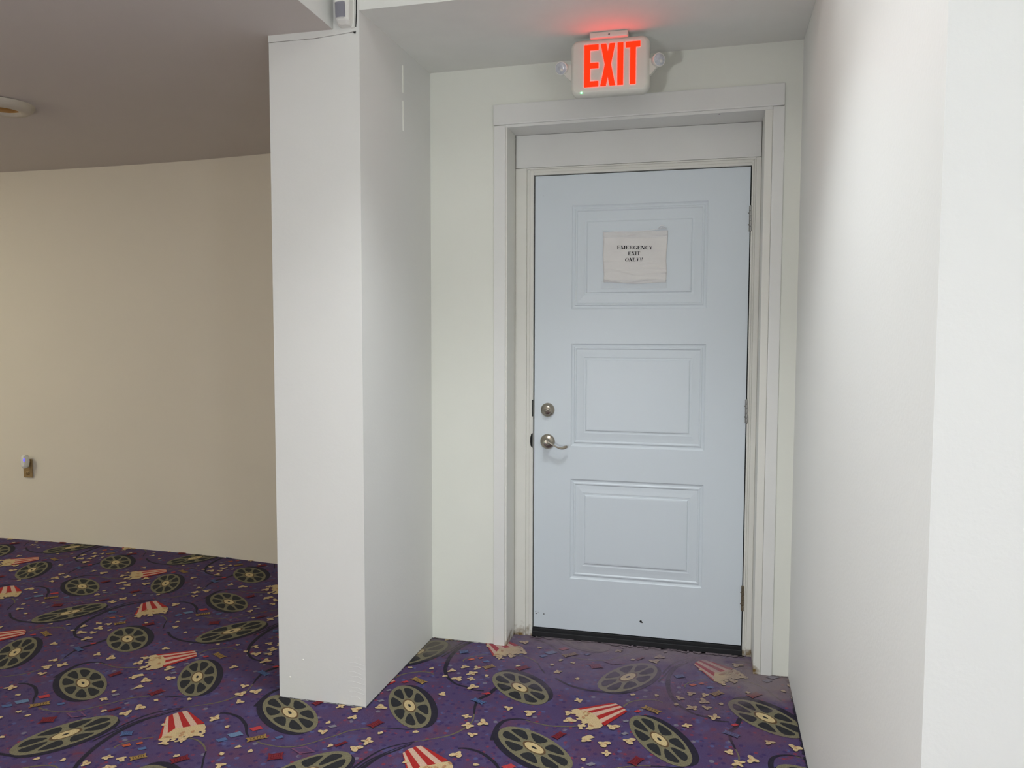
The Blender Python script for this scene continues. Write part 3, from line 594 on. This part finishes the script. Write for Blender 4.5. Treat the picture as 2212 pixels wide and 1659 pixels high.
for sd, cx, cz, ax in ((-1,.1975,2.399,(-.25,-.9,-.30)),(1,.5545,2.400,(.55,-.75,-.10))):
    yk = -.416; xe = .2315 if sd < 0 else .5265
    lb = MB()
    lb.prism([(xe-sd*.006,2.345),(xe+sd*.006,2.351),(cx+sd*.004,2.382),(cx+sd*.002,2.412),(xe-sd*.006,2.408)], -.418,-.398)
    arm = lb.build('lamp_arm', M['plastic'], ex)
    m_ = AX((cx,yk,cz), ax)
    hh = MB().lathe([(0,-.016),(.012,-.015),(.0205,-.008),(.0235,.004),(.0250,.012),(.0250,.016),(.0232,.0175),(.0215,.0165)], m_, 30).build('lamp_head', M['plastic2'], ex)
    MB().lathe([(.0228,.0160),(.019,.0195),(.010,.0220),(0,.0228)], m_, 26).build('lens', M['lens'], hh)
    MB().lathe([(.0065,.0215),(.0055,.0240),(0,.0250)], m_@Matrix.Translation((.004,-.006,0)), 12).build('bulb', M['plastic2'], hh)

# ---------------------------------------------------------------- motion sensor on the partition head
ms = thing('motion_sensor', (-.484,-.851,2.52), 'white motion sensor mounted high in the corner on the partition', 'motion sensor')
b = MB(); b2 = bmesh.new(); rings = []
for z, y, hw in ((2.452,-.864,.017),(2.454,-.884,.022),(2.466,-.897,.0255),(2.53,-.905,.027),(2.60,-.898,.026),(2.612,-.880,.024),(2.614,-.862,.020)):
    rings.append([b2.verts.new((-.493+x,yy,z)) for x,yy in ((-hw,-.8505),(-hw,y+.012),(-hw+.010,y),(hw-.010,y),(hw,y+.012),(hw,-.8505))])
for A,B in zip(rings,rings[1:]):
    for k in range(6): b2.faces.new((A[k],A[(k+1)%6],B[(k+1)%6],B[k]))
b2.faces.new(rings[0]); b2.faces.new(rings[-1]); bmesh.ops.recalc_face_normals(b2, faces=b2.faces); bmesh.ops.bevel(b2, geom=list(b2.edges), offset=.002, segments=2, affect='EDGES'); b.add(b2)
b.build('sensor_body', M['plastic2'], ms)
b = MB(); b2 = bmesh.new(); n = 8; A = []; B = []
for k in range(n+1):
    x = -.493-.0185+.037*k/n; c = 4*(k/n)*(1-k/n); A.append(b2.verts.new((x,-.8995-.005*c,2.472))); B.append(b2.verts.new((x,-.9040-.005*c,2.522)))
for k in range(n): f = b2.faces.new((A[k],A[k+1],B[k+1],B[k])); f.smooth = True
ret = bmesh.ops.solidify(b2, geom=list(b2.faces), thickness=.002); bmesh.ops.recalc_face_normals(b2, faces=b2.faces); b.add(b2); b.build('sensor_lens', M['irlens'], ms)
b = MB(); b.box(-.4740,-.4620,-.856,-.8502,2.450,2.65,.0015); b.build('cable_cover', M['plastic2'], ms)

# ---------------------------------------------------------------- wall socket and plug-in freshener
YF = .801
st = thing('wall_socket', (-3.585,YF,.48), 'beige duplex socket plate low on the far wall', 'wall socket')
b = MB(); b.box(-3.634,-3.564,YF-.0045,YF+.001,.424,.546,.002); st_p = b.build('cover_plate', M['plate'], st)
for z in (.454,.512):
    b = MB(); b.lathe([(.0165,0),(.0165,.002),(0,.0025)], AX((-3.599,YF-.0045,z),(0,-1,0)),20,1,.85); b.mi = 1
    for dx in (-.006,.006): b.box(-3.599+dx-.001,-3.599+dx+.001,YF-.0076,YF-.006,z-.003,z+.006)
    b.build('outlet', [M['plate'], M['slot']], st_p)
pf = thing('plug_in_night_light', (-3.590,YF-.007,.530), 'small white plug-in night light with blue glow plugged in the wall socket', 'plug-in night light')
b = MB(); b2 = bmesh.new(); rings = []
for y,a,c in ((YF-.0072,.010,.014),(YF-.014,.014,.024),(YF-.020,.0195,.042),(YF-.046,.0205,.045),(YF-.055,.017,.039),(YF-.059,.009,.026)):
    rings.append([b2.verts.new((-3.586+a*math.copysign(abs(math.cos(2*PI*k/28))**.7,math.cos(2*PI*k/28)), y, .535+c*math.copysign(abs(math.sin(2*PI*k/28))**.8,math.sin(2*PI*k/28)))) for k in range(28)])
for A,B in zip(rings,rings[1:]):
    for k in range(28): f = b2.faces.new((A[k],A[(k+1)%28],B[(k+1)%28],B[k])); f.smooth = True
b2.faces.new(rings[0]); b2.faces.new(rings[-1]); bmesh.ops.recalc_face_normals(b2, faces=b2.faces); b.add(b2); b.build('body', M['plastic2'], pf)
MB().lathe([(.008,0),(.007,.003),(0,.004)], AX((-3.5745,YF-.0545,.548),(.45,-1,0)),16,.75,1.8).build('glow_window', M['blue'], pf)['label'] = 'blue glowing window'

# ---------------------------------------------------------------- ceiling downlights, added fill panels and globes
def downlight(x, y, z, label, R=.135, drop=.036, lamp='amber', group=None):
    t = thing('ceiling_downlight', (x,y,z), label, 'ceiling light', group)
    MB().lathe([(R,0),(R*.985,-drop*.2),(R*.93,-drop*.6),(R*.80,-drop*.95),(R*.68,-drop),(R*.56,-drop*.92),(R*.53,-drop*.55),(R*.53,0)], Matrix.Translation((x,y,z)), 48).build('trim_ring', M['ring'], t)
    MB().lathe([(R*.53,-drop*.6),(R*.50,-drop*.1),(R*.3,-.002),(0,-.002)] , Matrix.Translation((x,y,z)), 40).build('baffle', M[lamp], t)
    return t
downlight(-2.455,-.40,zc(-.40)-.0005, 'round recessed downlight with painted amber glow in the grey left ceiling')
for i, (x,y,z,col,W_,ang,bl) in enumerate(LAMPS):
    zz = z if z > 2.9 else zc(y)
    t = thing('ceiling_downlight', (x,y,zz), 'round lit downlight out of view', 'ceiling light', 'lit downlights outside the view')
    MB().lathe([(.10,0),(.10,-.006),(.085,-.010),(.080,-.004),(.080,0)], Matrix.Translation((x,y,zz-.0005)), 32).build('trim_ring', M['ring'], t)
    MB().lathe([(.080,-.001),(.04,-.002),(0,-.002)], Matrix.Translation((x,y,zz-.0005)), 24).build('diffuser', M['diffuser'], t)
    ld = bpy.data.lights.new('downlight_lamp','SPOT'); ld.energy = W_; ld.color = col; ld.spot_size = math.radians(ang); ld.spot_blend = bl; ld.shadow_soft_size = .13
    lo = bpy.data.objects.new('downlight_lamp', ld); C.objects.link(lo); lo.location = (0,0,-.03); lo.parent = t
for i, (x,y,z,col,W_,sx_,sy_) in enumerate(FILL_PANELS):
    zz = z if z else zc(y+sy_/2)
    t = thing('fill_panel', (x,y,zz), 'square panel light added as fill, out of view', 'ceiling light', 'added fill panels outside the view')
    b = MB(); h, k = sx_/2, sy_/2
    for q in ((-h-.03,-h,-k-.03,k+.03),(h,h+.03,-k-.03,k+.03),(-h,h,-k-.03,-k),(-h,h,k,k+.03)): b.box(x+q[0],x+q[1],y+q[2],y+q[3],zz-.03,zz-.001,.003)
    b.build('frame', M['ring'], t)
    MB().box(x-h,x+h,y-k,y+k,zz-.012,zz-.002).build('diffuser', M['diffuser'], t)
    ld = bpy.data.lights.new('fill_panel_lamp','AREA'); ld.shape = 'RECTANGLE'; ld.size = sx_; ld.size_y = sy_; ld.energy = W_; ld.color = col
    lo = bpy.data.objects.new('fill_panel_lamp', ld); C.objects.link(lo); lo.location = (0,0,-.035); lo.parent = t
for i, (x,y,z,zt,col,W_) in enumerate(FILL_GLOBES):
    t = thing('fill_globe', (x,y,z), 'frosted globe added as fill light, out of view', 'pendant lamp', 'added fill globes outside the view')
    MB().lathe([(.0,zt),(.06,zt),(.06,zt-.02),(.006,zt-.03),(.006,z+.16),(.03,z+.155),(.035,z+.13),(0,z+.13)], Matrix.Translation((x,y,0)), 24).build('stem', M['ring'], t)
    g_ = MB().lathe([(.14*math.sin(PI*k/20), -.14*math.cos(PI*k/20)) for k in range(21)], Matrix.Translation((x,y,z)), 32).build('globe', M['globe'], t)
    ld = bpy.data.lights.new('fill_globe_lamp','POINT'); ld.energy = W_; ld.color = col; ld.shadow_soft_size = .12
    lo = bpy.data.objects.new('fill_globe_lamp', ld); C.objects.link(lo); lo.location = (0,0,0); lo.parent = t
